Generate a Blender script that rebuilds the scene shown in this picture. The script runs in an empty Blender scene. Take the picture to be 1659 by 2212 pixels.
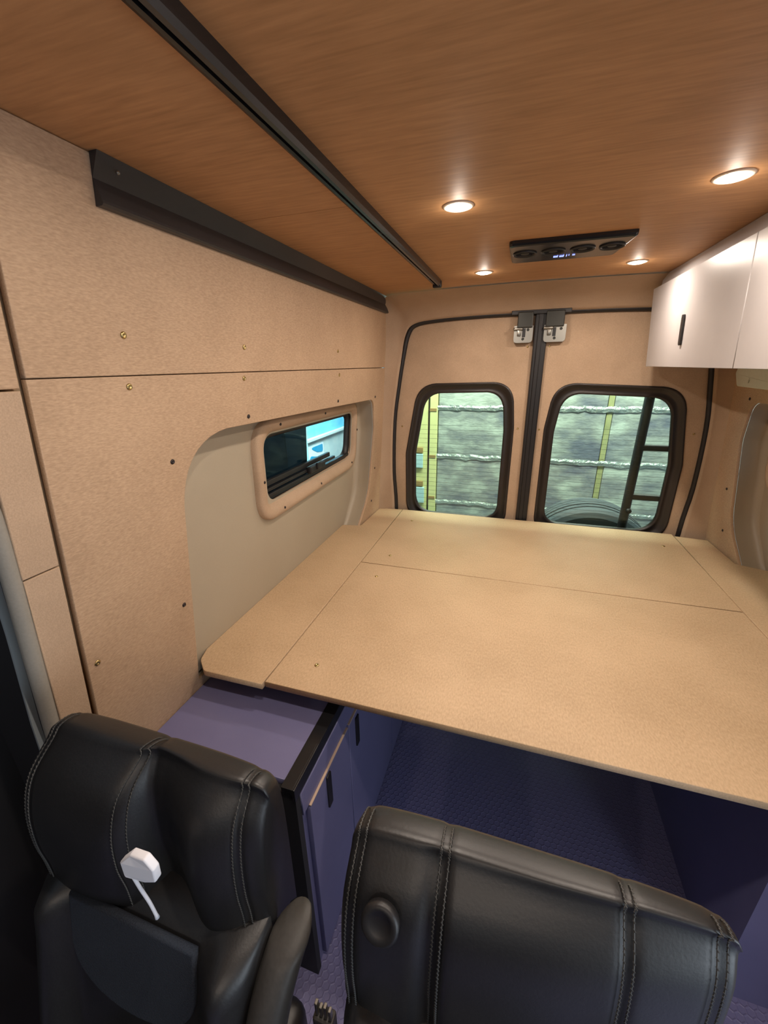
import bpy, bmesh, math, random
from mathutils import Vector, Matrix
random.seed(4)
S = bpy.context.scene
COL = S.collection
ZC = 1.57          # eye height of the camera above the van floor; coordinates below are relative to the eye
PI = math.pi

# ------------------------------------------------------------------ camera
cam_d = bpy.data.cameras.new('camera'); cam = bpy.data.objects.new('camera', cam_d); COL.objects.link(cam)
R0 = ((0.95348, 0.30099, -0.016775), (-0.087738, 0.330314, 0.939784), (0.288407, -0.894593, 0.341356))
mw = Matrix(((R0[0][0], R0[1][0], R0[2][0], 0), (R0[0][1], R0[1][1], R0[2][1], 0), (R0[0][2], R0[1][2], R0[2][2], ZC), (0, 0, 0, 1)))
cam.matrix_world = mw
cam_d.sensor_fit = 'HORIZONTAL'; cam_d.sensor_width = 36; cam_d.lens = 868.93 / 1659 * 36
cam_d.clip_start = 0.01
S.camera = cam

# ------------------------------------------------------------------ light and exposure
S.view_settings.view_transform = 'Standard'; S.view_settings.look = 'None'; S.view_settings.gamma = 1
S.view_settings.use_curve_mapping = False
S.view_settings.exposure = 0.0
S.cycles.use_denoising = True
S.cycles.max_bounces = 10; S.cycles.diffuse_bounces = 6; S.cycles.glossy_bounces = 5
S.cycles.transmission_bounces = 8; S.cycles.transparent_max_bounces = 10
S.cycles.caustics_reflective = False; S.cycles.caustics_refractive = False
S.cycles.sample_clamp_indirect = 4
W_ = bpy.data.worlds.new('world'); S.world = W_; W_.use_nodes = True
W_.node_tree.nodes['Background'].inputs[0].default_value = (0.55, 0.72, 0.9, 1)
W_.node_tree.nodes['Background'].inputs[1].default_value = 0.5
PUCK_W = 3.1            # each ceiling light, watts
PUCK_COL = (1.0, 0.865, 0.745)

def area(name, loc, rot, sx, sy, power, col):
    l = bpy.data.lights.new(name, 'AREA'); l.shape = 'RECTANGLE'; l.size = sx; l.size_y = sy; l.energy = power; l.color = col
    o = bpy.data.objects.new(name, l); COL.objects.link(o); o.location = (loc[0], loc[1], loc[2] + ZC); o.rotation_euler = rot
    return o
area('workshop_light_rear', (0.3, 2.55, 1.3), (math.radians(35), 0, 0), 2.5, 0.4, 210, (0.96, 1.0, 0.90))
area('workshop_light_side', (-1.5, 3.9, 0.6), (0, math.radians(50), 0), 1.2, 2.0, 120, (0.75, 0.95, 1.0))
area('added_side_fill', (1.35, -.35, -.55), (0, math.radians(90), 0), 1.3, 1.2, 17, (0.80, 0.90, 1.0))  # unseen fill light added to brighten the floor and the cabinet face
area('windscreen_daylight', (0.1, -2.3, 0.0), (math.radians(90), 0, PI), 1.5, 0.8, 16, (0.75, 0.88, 1.0))

# ------------------------------------------------------------------ materials
def mat(name, col, rough=0.6, metal=0.0, spec=0.5, coat=0.0, sheen=0.0, emit=None, estr=0.0):
    m = bpy.data.materials.new(name); m.use_nodes = True
    b = m.node_tree.nodes['Principled BSDF']
    b.inputs['Base Color'].default_value = (*col, 1); b.inputs['Roughness'].default_value = rough
    b.inputs['Metallic'].default_value = metal; b.inputs['Specular IOR Level'].default_value = spec
    b.inputs['Coat Weight'].default_value = coat; b.inputs['Sheen Weight'].default_value = sheen
    if emit: b.inputs['Emission Color'].default_value = (*emit, 1); b.inputs['Emission Strength'].default_value = estr
    return m
def nd(m, t, **k):
    n = m.node_tree.nodes.new(t)
    for a, v in k.items(): setattr(n, a, v)
    return n
def lk(m, a, b): m.node_tree.links.new(a, b)
def ramp(m, fac, stops):
    r = nd(m, 'ShaderNodeValToRGB'); e = r.color_ramp.elements
    while len(e) < len(stops): e.new(0.5)
    for i, (p, c) in enumerate(stops): e[i].position = p; e[i].color = (*c, 1)
    lk(m, fac, r.inputs[0]); return r
def tex_noise(m, scale, sc=(1, 1, 1), detail=4, coord='Object', rough=0.55):
    tc = nd(m, 'ShaderNodeNewGeometry'); mp = nd(m, 'ShaderNodeMapping'); mp.inputs['Scale'].default_value = sc
    n = nd(m, 'ShaderNodeTexNoise'); n.inputs['Scale'].default_value = scale; n.inputs['Detail'].default_value = detail
    n.inputs['Roughness'].default_value = rough
    lk(m, tc.outputs['Position'], mp.inputs[0]); lk(m, mp.outputs[0], n.inputs['Vector']); return n
def bump(m, h, strength, dist=0.001, prev=None):
    b = nd(m, 'ShaderNodeBump'); b.inputs['Strength'].default_value = strength; b.inputs['Distance'].default_value = dist
    lk(m, h, b.inputs['Height'])
    if prev: lk(m, prev.outputs[0], b.inputs['Normal'])
    lk(m, b.outputs[0], m.node_tree.nodes['Principled BSDF'].inputs['Normal']); return b
def textured(name, c1, c2, rough, fine=260, sc=(1, 1, 1), big=5, bs=0.25, fb=0.35, **k):
    """a base mottled between two colours: soft large variation, a fine directional grain and a matching bump"""
    m = mat(name, c1, rough, **k); p = m.node_tree.nodes['Principled BSDF']
    a = tex_noise(m, fine, sc, 3); b = tex_noise(m, big, (1, 1, 1), 3)
    mx = nd(m, 'ShaderNodeMath', operation='MULTIPLY_ADD'); mx.inputs[1].default_value = fb
    lk(m, a.outputs[0], mx.inputs[0])
    m2 = nd(m, 'ShaderNodeMath', operation='MULTIPLY'); m2.inputs[1].default_value = 1 - fb
    lk(m, b.outputs[0], m2.inputs[0]); lk(m, m2.outputs[0], mx.inputs[2])
    r = ramp(m, mx.outputs[0], [(0.36, c2), (0.64, c1)]); lk(m, r.outputs[0], p.inputs['Base Color'])
    bump(m, a.outputs[0], bs, 0.0012); return m

PANEL = textured('panel_laminate', (0.57, 0.395, 0.255), (0.41, 0.275, 0.172), 0.62, 430, (1, .25, 1), 4, 0.3, 0.6)
PANEL_F = textured('panel_fabric', (0.52, 0.37, 0.25), (0.39, 0.275, 0.18), 0.85, 420, (1, 1, 1), 5, 0.3, 0.5)
BOARD = textured('board_laminate', (0.60, 0.425, 0.262), (0.45, 0.31, 0.18), 0.55, 260, (1, .45, 1), 4, 0.3, 0.6)
EDGE = textured('board_edge', (0.40, 0.27, 0.155), (0.34, 0.22, 0.12), 0.6, 300)
CEIL = textured('ceiling_laminate', (0.53, 0.285, 0.125), (0.38, 0.195, 0.08), 0.58, 130, (.10, 1, 1), 3, 0.12, 0.55)
HEADER = textured('header_fabric', (0.46, 0.33, 0.225), (0.37, 0.26, 0.175), 0.8, 420, (1, 1, 1), 5, 0.3, 0.5)
SKIN = textured('van_skin_paint', (0.42, 0.36, 0.27), (0.39, 0.33, 0.245), 0.42, 300, (1, 1, 1), 3, 0.06, 0.3)
BLACK = mat('black_rubber', (0.012, 0.011, 0.012), 0.45)
VALANCE = textured('valance_black', (0.035, 0.034, 0.036), (0.028, 0.027, 0.029), 0.42, 300, (1, 1, 1), 5, .06)
GASKET = mat('gasket_black', (0.022, 0.017, 0.015), 0.38)
ALUB = mat('black_anodised', (0.02, 0.02, 0.022), 0.22, 0.3, 0.6)
WHITE = textured('white_laminate', (0.45, 0.425, 0.42), (0.41, 0.385, 0.385), 0.33, 60, (1, 1, 1), 4, 0.02, 0.15)
PUTTY = textured('white_paint', (0.78, 0.80, 0.70), (0.70, 0.72, 0.63), 0.5, 120, (1, 1, 1), 8, .05)
BLUE = textured('blue_cabinet_laminate', (0.175, 0.172, 0.32), (0.155, 0.152, 0.29), 0.36, 500, (1, 1, 1), 5, 0.06, .3)
PLY = mat('bare_ply_edge', (0.62, 0.45, 0.33), 0.6)
LEATHER = textured('black_leather', (0.014, 0.0135, 0.014), (0.009, 0.0085, 0.009), 0.42, 300, (1, 1, 1), 6, 0.12, .5, spec=0.6)
MESHF = textured('charcoal_fabric', (0.020, 0.026, 0.038), (0.009, 0.012, 0.020), 0.85, 520, (1, 1, 1), 6, 0.8, .7)
THREAD = mat('grey_thread', (0.045, 0.044, 0.042), 0.6)
PLASTIC = textured('grey_plastic', (0.06, 0.055, 0.05), (0.04, 0.037, 0.034), 0.5, 200, (1, 1, 1), 10, .1)
STEEL = mat('zinc_steel', (0.30, 0.29, 0.26), 0.32, 0.95)
DSTEEL = mat('dull_steel', (0.045, 0.045, 0.04), 0.4, 0.6)
BRASS = mat('brass_screw', (0.50, 0.38, 0.17), 0.28, 0.95)
DARKSCREW = mat('dark_screw', (0.05, 0.04, 0.04), 0.35, 0.7)
TAGM = mat('white_tag', (0.75, 0.76, 0.82), 0.7)
GREYTRIM = textured('grey_seal', (0.30, 0.28, 0.24), (0.25, 0.235, 0.20), 0.7, 200)
YEL = textured('yellow_paint', (0.66, 0.66, 0.30), (0.58, 0.60, 0.26), 0.5, 30, (1, 1, 1), 4, .1)
CARD = mat('cardboard', (0.30, 0.20, 0.07), 0.8)
PALEB = mat('pale_blue_plastic', (0.40, 0.62, 0.62), 0.4)
TYRE = textured('tyre_rubber', (0.05, 0.065, 0.075), (0.035, 0.045, 0.055), 0.55, 120)
LAMP = mat('lamp_diffuser', (1, 1, 1), 0.4, emit=(1.0, 0.86, 0.66), estr=18.0)
LED = mat('led_digits', (0.1, 0.1, 0.3), 0.4, emit=(0.25, 0.32, 1.0), estr=2.2)

def glass(name, col, rough=0.02, alpha_mix=0.12):
    m = bpy.data.materials.new(name); m.use_nodes = True; nt = m.node_tree
    nt.nodes.remove(nt.nodes['Principled BSDF']); out = nt.nodes['Material Output']
    t = nd(m, 'ShaderNodeBsdfTransparent'); t.inputs[0].default_value = (*col, 1)
    g = nd(m, 'ShaderNodeBsdfGlossy'); g.inputs['Roughness'].default_value = rough
    lw = nd(m, 'ShaderNodeLayerWeight'); lw.inputs[0].default_value = 0.5
    pw = nd(m, 'ShaderNodeMath', operation='POWER'); pw.inputs[1].default_value = 5; lk(m, lw.outputs['Facing'], pw.inputs[0])
    f = nd(m, 'ShaderNodeMath', operation='MULTIPLY_ADD'); f.inputs[1].default_value = .6; f.inputs[2].default_value = .03; lk(m, pw.outputs[0], f.inputs[0])
    x = nd(m, 'ShaderNodeMixShader'); lk(m, f.outputs[0], x.inputs[0]); lk(m, t.outputs[0], x.inputs[1]); lk(m, g.outputs[0], x.inputs[2])
    lk(m, x.outputs[0], out.inputs[0]); return m
GL_REAR = glass('green_glass', (0.87, 0.95, 0.90)); GL_SIDE = glass('clear_glass', (0.88, 0.96, 0.97)); GL_DARK = glass('privacy_glass', (0.11, 0.14, 0.15))

# floor vinyl with an embossed honeycomb
FLOOR = mat('blue_honeycomb_vinyl', (0.22, 0.21, 0.39), 0.36)
def honeycomb(m, pitch):
    g = nd(m, 'ShaderNodeNewGeometry'); s = nd(m, 'ShaderNodeVectorMath', operation='SCALE'); s.inputs['Scale'].default_value = 1 / pitch
    lk(m, g.outputs['Position'], s.inputs[0])
    r = (1, math.sqrt(3), 1)
    def cell(off):
        ad = nd(m, 'ShaderNodeVectorMath', operation='ADD'); ad.inputs[1].default_value = off; lk(m, s.outputs[0], ad.inputs[0])
        w = nd(m, 'ShaderNodeVectorMath', operation='WRAP'); w.inputs[1].default_value = (r[0] / 2, r[1] / 2, 1e5); w.inputs[2].default_value = (-r[0] / 2, -r[1] / 2, -1e5)
        lk(m, ad.outputs[0], w.inputs[0])
        fl = nd(m, 'ShaderNodeVectorMath', operation='MULTIPLY'); fl.inputs[1].default_value = (1, 1, 0); lk(m, w.outputs[0], fl.inputs[0])
        ab = nd(m, 'ShaderNodeVectorMath', operation='ABSOLUTE'); lk(m, fl.outputs[0], ab.inputs[0])
        d = nd(m, 'ShaderNodeVectorMath', operation='DOT_PRODUCT'); d.inputs[1].default_value = (0.5, 0.8660, 0); lk(m, ab.outputs[0], d.inputs[0])
        sx = nd(m, 'ShaderNodeSeparateXYZ'); lk(m, ab.outputs[0], sx.inputs[0])
        mx = nd(m, 'ShaderNodeMath', operation='MAXIMUM'); lk(m, d.outputs['Value'], mx.inputs[0]); lk(m, sx.outputs[0], mx.inputs[1])
        return mx
    a = cell((0, 0, 0)); b = cell((0.5, r[1] / 2, 0))
    mn = nd(m, 'ShaderNodeMath', operation='MINIMUM'); lk(m, a.outputs[0], mn.inputs[0]); lk(m, b.outputs[0], mn.inputs[1])
    rp = ramp(m, mn.outputs[0], [(0.36, (0, 0, 0)), (0.47, (1, 1, 1))]); return rp
hx = honeycomb(FLOOR, 0.020); bump(FLOOR, hx.outputs[0], 0.8, 0.0012)

# silver foil insulation board, crinkled
FOIL = mat('foil_insulation', (0.42, 0.46, 0.40), 0.5, 0.3)
_n = tex_noise(FOIL, 3.0, (1, 1, 1.6), 5, rough=.6); _n2 = tex_noise(FOIL, 16, (.7, 1, 1.6), 4)
_r = ramp(FOIL, _n.outputs[0], [(0.34, (0.17, 0.19, 0.23)), (0.5, (0.34, 0.37, 0.34)), (0.64, (0.56, 0.63, 0.54))])
lk(FOIL, _r.outputs[0], FOIL.node_tree.nodes['Principled BSDF'].inputs['Base Color']); _b = bump(FOIL, _n.outputs[0], 0.25, 0.02); bump(FOIL, _n2.outputs[0], 0.5, 0.01, _b)
TAPE = mat('foil_tape', (0.65, 0.74, 0.66), 0.3, 0.7)
_n = tex_noise(TAPE, 28, (1, 1, 1), 5); bump(TAPE, _n.outputs[0], 0.9, 0.02)
CYAN = textured('cyan_board', (0.20, 0.62, 0.78), (0.13, 0.50, 0.68), 0.6, 30, (1, .4, 1), 4, .1)
CREAM = textured('cream_board', (0.62, 0.72, 0.66), (0.50, 0.62, 0.60), 0.6, 20, (1, .4, 1), 6, .1)
BLUEGREY = textured('bluegrey_wall', (0.10, 0.16, 0.20), (0.06, 0.10, 0.13), 0.7, 30)
TEAL = mat('teal_print', (0.01, 0.30, 0.50), 0.5); WHITEP = mat('white_print', (0.75, 0.85, 0.88), 0.5)
CONC = textured('workshop_concrete', (0.22, 0.22, 0.21), (0.16, 0.16, 0.155), 0.7, 30)
CABIN = mat('cab_dark_trim', (0.02, 0.02, 0.023), 0.7)
STRAP = mat('grey_strap', (0.28, 0.32, 0.34), 0.5)

# ------------------------------------------------------------------ geometry helpers
def wpos(o):
    p = o.location.copy(); q = o.parent
    while q: p += q.location; q = q.parent
    return p
def tag(o, label=None, cat=None, group=None, kind=None):
    if label: o['label'] = label
    if cat: o['category'] = cat
    if group: o['group'] = group
    if kind: o['kind'] = kind
    return o
def thing(name, loc, label=None, cat=None, group=None, kind=None):
    o = bpy.data.objects.new(name, None); COL.objects.link(o); o.location = (loc[0], loc[1], loc[2] + ZC); o.empty_display_size = .05
    return tag(o, label, cat, group, kind)
def link(name, bm, m, parent=None, smooth=False, recalc=True):
    """bm holds eye-relative coordinates; the object gets its origin at the middle of its base"""
    if recalc: bmesh.ops.recalc_face_normals(bm, faces=bm.faces)
    xs = [v.co.x for v in bm.verts]; ys = [v.co.y for v in bm.verts]; zs = [v.co.z for v in bm.verts]
    c = Vector(((min(xs) + max(xs)) / 2, (min(ys) + max(ys)) / 2, min(zs)))
    bmesh.ops.translate(bm, verts=bm.verts, vec=-c)
    me = bpy.data.meshes.new(name); bm.to_mesh(me); bm.free()
    ms = m if isinstance(m, (list, tuple)) else [m]
    for q in ms: me.materials.append(q)
    if smooth:
        for p in me.polygons: p.use_smooth = True
    o = bpy.data.objects.new(name, me); COL.objects.link(o)
    w = c + Vector((0, 0, ZC))
    if parent: o.parent = parent; o.location = w - wpos(parent)
    else: o.location = w
    return o
def copy_tree(o, shift=(0, 0, 0), parent=None):
    c = o.copy(); COL.objects.link(c)
    if parent: c.parent = parent
    else: c.location = o.location + Vector(shift)
    for ch in list(o.children): copy_tree(ch, parent=c)
    return c
def bm_box(bm, x0, y0, z0, x1, y1, z1, bev=0.0, seg=2):
    r = bmesh.ops.create_cube(bm, size=1.0); vs = r['verts']
    for v in vs: v.co = Vector((x0 + (v.co.x + .5) * (x1 - x0), y0 + (v.co.y + .5) * (y1 - y0), z0 + (v.co.z + .5) * (z1 - z0)))
    if bev > 0:
        es = list({e for v in vs for e in v.link_edges})
        bmesh.ops.bevel(bm, geom=es, offset=bev, segments=seg, profile=.5, affect='EDGES')
    return bm
def box(name, x0, y0, z0, x1, y1, z1, m, parent=None, bev=0.0, seg=2, smooth=False):
    return link(name, bm_box(bmesh.new(), x0, y0, z0, x1, y1, z1, bev, seg), m, parent, smooth)
def roundpoly(pts, rad, n=7):
    """polygon with rounded corners; rad is one radius or one per corner"""
    N = len(pts); out = []
    for i in range(N):
        r = rad[i] if isinstance(rad, (list, tuple)) else rad
        p = Vector(pts[i]); a = Vector(pts[i - 1]) - p; b = Vector(pts[(i + 1) % N]) - p
        if r <= 0: out.append(tuple(p)); continue
        an = a.angle(b); t = min(r / math.tan(an / 2), a.length * .49, b.length * .49)
        p0 = p + a.normalized() * t; p1 = p + b.normalized() * t
        for k in range(n + 1):
            s = k / n; out.append(tuple((1 - s) ** 2 * p0 + 2 * s * (1 - s) * p.lerp((p0 + p1) / 2, .12) + s * s * p1))
    return out
def sheet(name, loops, thick, m, mapf, parent=None, bev=0.0, cuts=(), smooth=False):
    """flat board cut to the first loop, with the other loops as holes; mapf turns (u, v, w) into a place"""
    cu = bpy.data.curves.new('tmp', 'CURVE'); cu.dimensions = '2D'; cu.fill_mode = 'BOTH'
    cu.extrude = max(thick / 2 - bev, 1e-5); cu.bevel_depth = bev; cu.bevel_resolution = 1
    cu.offset = -bev
    for lp in loops:
        s = cu.splines.new('POLY'); s.points.add(len(lp) - 1); s.use_cyclic_u = True
        for i, p in enumerate(lp): s.points[i].co = (p[0], p[1], 0, 1)
    ob = bpy.data.objects.new('tmp', cu); me = bpy.data.meshes.new_from_object(ob)
    bm = bmesh.new(); bm.from_mesh(me); bpy.data.objects.remove(ob); bpy.data.curves.remove(cu); bpy.data.meshes.remove(me)
    bmesh.ops.remove_doubles(bm, verts=bm.verts, dist=1e-5)
    for axis, val in cuts:
        co = (val, 0, 0) if axis == 0 else (0, val, 0); no = (1, 0, 0) if axis == 0 else (0, 1, 0)
        bmesh.ops.bisect_plane(bm, geom=bm.verts[:] + bm.edges[:] + bm.faces[:], plane_co=co, plane_no=no, dist=1e-6)
    for v in bm.verts: v.co = Vector(mapf(*v.co))
    return link(name, bm, m, parent, smooth)
def bm_tube(bm, pts, r, n=10, cap=True, closed=False):
    pts = [Vector(p) for p in pts]; rings = []; N = len(pts); up = None
    for i, p in enumerate(pts):
        if closed: t = pts[(i + 1) % N] - pts[i - 1]
        else: t = pts[min(i + 1, N - 1)] - pts[max(i - 1, 0)]
        t.normalize()
        if up is None: up = t.orthogonal().normalized()
        up = (up - t * up.dot(t)).normalized(); sd = t.cross(up); rr = r[i] if isinstance(r, (list, tuple)) else r
        rings.append([bm.verts.new(p + (up * math.cos(2 * PI * k / n) + sd * math.sin(2 * PI * k / n)) * rr) for k in range(n)])
    for i in range(N if closed else N - 1):
        a, b = rings[i], rings[(i + 1) % N]
        for k in range(n): bm.faces.new((a[k], a[(k + 1) % n], b[(k + 1) % n], b[k]))
    if cap and not closed: bm.faces.new(rings[0][::-1]); bm.faces.new(rings[-1])
    return bm
def tube(name, pts, r, m, parent=None, n=10, closed=False):
    return link(name, bm_tube(bmesh.new(), pts, r, n, True, closed), m, parent, True)
def bm_loft(bm, rings, closed_ring=True, caps=True):
    V = [[bm.verts.new(p) for p in rg] for rg in rings]
    for a, b in zip(V[:-1], V[1:]):
        n = len(a)
        for k in range(n if closed_ring else n - 1): bm.faces.new((a[k], a[(k + 1) % n], b[(k + 1) % n], b[k]))
    if caps and closed_ring: bm.faces.new(V[0][::-1]); bm.faces.new(V[-1])
    return bm
def catmull(pts, n=6):
    P = [Vector(p) for p in pts]; P = [P[0]] + P + [P[-1]]; out = []
    for i in range(1, len(P) - 2):
        for k in range(n):
            t = k / n; a, b, c, d = P[i - 1], P[i], P[i + 1], P[i + 2]
            out.append(.5 * ((2 * b) + (-a + c) * t + (2 * a - 5 * b + 4 * c - d) * t * t + (-a + 3 * b - 3 * c + d) * t ** 3))
    out.append(P[-2]); return out
def lathe(bm, c, axis, prof, n=24):
    """profile of (radius, height) turned about axis at c"""
    ax = Vector(axis).normalized(); u = ax.orthogonal().normalized(); w = ax.cross(u); rings = []
    for r, h in prof:
        rings.append([Vector(c) + ax * h + (u * math.cos(2 * PI * k / n) + w * math.sin(2 * PI * k / n)) * r for k in range(n)])
    return bm_loft(bm, rings)
def screw(name, c, axis, parent, m=BRASS, r=.006):
    bm = bmesh.new(); lathe(bm, c, axis, [(r, -.001), (r, .0008), (r * .8, .0022), (r * .35, .0028), (r * .3, .0012), (.0006, .001)], 14)
    return link(name, bm, m, parent, True)
def interp(x, tab):
    if x <= tab[0][0]: return tab[0][1]
    for (a, b), (c, d) in zip(tab[:-1], tab[1:]):
        if x <= c: return b + (d - b) * (x - a) / (c - a)
    return tab[-1][1]

# ------------------------------------------------------------------ the van's side wall shape
AY = [(-9, .145), (.7, .145), (1.3, .12), (1.79, .083), (2.08, .066), (9, .066)]
def WX(y, z): return -.63 - (.304 - z) / 1.074 * interp(y, AY)
CX2 = .192                                     # twice the x of the van's centre line
def sx(x, side): return x if side < 0 else CX2 - x
def wall_map(side, off):                       # w > 0 is towards the room
    return lambda u, v, w: (sx(WX(u, v) + off + w, side), u, v)
CUTS = [(0, .7), (0, .9), (0, 1.1), (0, 1.3), (0, 1.5), (0, 1.7), (0, 1.79), (0, 1.95), (1, 0), (1, -.3), (1, -.6), (1, -.8)]
OPEN = roundpoly([(.702, -.82), (.700, -.14), (1.925, -.152), (1.955, -.30), (1.912, -.64), (1.80, -.765), (1.75, -.82)], [0, .155, .055, .12, .22, .05, 0], 9)

OPENB = [(1.33 + (y - 1.33) * 1.06 + (.02 if y > 1.6 else 0), -.48 + (z + .48) * (1.10 if z > -.8 else 1)) for (y, z) in OPEN]
def side_wall(side):
    nm = 'left' if side < 0 else 'right'
    lower = [(.424, -.010), (2.075, -.010), (2.06, -1.57), (.424, -1.57)]
    wall = sheet('wall_' + nm, [lower, OPEN], .012, PANEL, wall_map(side, -.006), None, .0015, CUTS)
    tag(wall, ('left' if side < 0 else 'right') + ' side wall panel of tan laminate with a large round-cornered cutout', kind='structure')
    sheet('upper_panel', [[(.424, -.0085), (2.075, -.007), (2.085, .303), (.424, .303)]], .012, PANEL, wall_map(side, -.006), wall, .0015, CUTS)
    sheet('backing', [[(.24, -1.57), (.24, -.16), (-1.0, -.16), (-1.0, -1.57), (-1.9, -1.57), (-1.9, .303), (2.08, .303), (2.08, -1.57)], OPENB], .006, EDGE,
          wall_map(side, -.022), wall, 0, CUTS) if side > 0 else None
    if side < 0:
        sheet('backing', [[(.345, -1.57), (.345, -.11), (.30, -.05), (-1.9, -.05), (-1.9, .303), (2.08, .303), (2.08, -1.57)], OPENB], .006, EDGE, wall_map(side, -.022), wall, 0, CUTS)
        # front pillar: three pieces with rounded outer edge
        sheet('pillar_panel', [roundpoly([(.358, -.308), (.358, -.13), (.30, -.06), (-1.9, -.06), (-1.9, -.025), (.414, -.025), (.414, -.308)], [0, .07, .08, 0, 0, 0, 0])], .012, PANEL_F, wall_map(side, -.006), wall, .0015, CUTS)
        sheet('pillar_panel', [[(.362, -1.57), (.359, -.3105), (.414, -.3105), (.414, -1.57)]], .012, PANEL_F, wall_map(side, -.006), wall, .0015, CUTS)
        sheet('upper_panel', [[(-1.9, -.022), (.414, -.022), (.414, .303), (-1.9, .303)]], .012, PANEL, wall_map(side, -.006), wall, .0015, CUTS)
        # grey seal rolled round the door edge
        pts = catmull([(WX(0, -1.57) - .012, .35, -1.57), (WX(0, -.9) - .012, .35, -.9), (WX(0, -.5) - .012, .35, -.5), (WX(0, -.2) - .012, .348, -.2), (WX(0, -.11) - .012, .325, -.11), (WX(0, -.07) - .012, .26, -.068), (WX(0, -.06) - .012, -.2, -.064), (WX(0, -.06) - .012, -1.8, -.064)], 6)
        tube('door_edge_seal', pts, .013, GREYTRIM, wall)
    else:
        sheet('upper_panel', [[(-1.9, -1.57), (-1.0, -1.57), (-1.0, -.16), (.24, -.16), (.24, -1.57), (.414, -1.57), (.414, .303), (-1.9, .303)]], .012, PANEL, wall_map(side, -.006), wall, .0015, CUTS)  # unseen opening shaped here to let the added side fill in
    # screws
    for (y, z, mt) in [(.593, .058, BRASS), (.592, -.028, BRASS), (.934, .050, BRASS), (.930, -.024, BRASS), (1.50, .055, BRASS), (1.52, -.030, BRASS),
                   (.676, -.187, DARKSCREW), (.672, -.552, DARKSCREW), (.945, -.122, DARKSCREW), (1.516, -.128, DARKSCREW), (1.94, -.142, DARKSCREW), (1.975, -.509, DARKSCREW), (1.945, -.684, DARKSCREW), (.443, -.543, BRASS)]:
        x = WX(y, z)
        screw('screw', (sx(x, side), y, z), (-side, 0, -.1), wall, mt, .0062 if mt is BRASS else .0058)
    # recess liner: painted van skin behind the cutout
    NP = len(OPEN)
    def back(z): return -.80 + .0565 * (z + .77) - .0
    def rng(k):
        out = []
        for (y, z) in OPEN:
            x0 = WX(y, z) - .012
            cy, cz = 1.33, -.48
            g = {0: (0, 1.0), 1: (.35, 1.004), 2: (.72, 1.0), 3: (.93, .985), 4: (1.0, .955)}[k]
            xx = x0 + (min(back(z), x0 - .012) - x0) * g[0]
            out.append((sx(xx, side), cy + (y - cy) * g[1] + (.02 * g[0] if y > 1.6 else 0), cz + (z - cz) * (g[1] if z > -.7 else 1)))
        return out
    bm = bmesh.new(); bm_loft(bm, [rng(k) for k in range(5)], True, False)
    lin = link('recess_liner', bm, SKIN, wall, True, False)
    tag(lin, 'olive grey painted metal recess')
    # the back of the recess with the little window cut through it
    y0, y1, z0, z1 = 1.075, 1.90, -.475, -.170
    hole = roundpoly([(1.13, -.435), (1.12, -.205), (1.895, -.215), (1.875, -.435)], [.045, .05, .035, .05])
    outer = [(1.33 + (y - 1.33) * .965 + (.02 if y > 1.6 else 0), -.48 + (z + .48) * (.965 if z > -.7 else 1)) for (y, z) in OPEN]
    bk = sheet('recess_back', [outer, hole], .004, SKIN, lambda u, v, w: (sx(min(back(v), WX(u, v) - .024) + w - .002, side), u, v), wall, 0, [(0, .8), (0, .9), (0, 1.0), (0, 1.95), (1, -.2), (1, -.45), (1, -.6), (1, -.7)])
    return wall
wall_l = side_wall(-1)
wall_r = side_wall(1)

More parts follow.
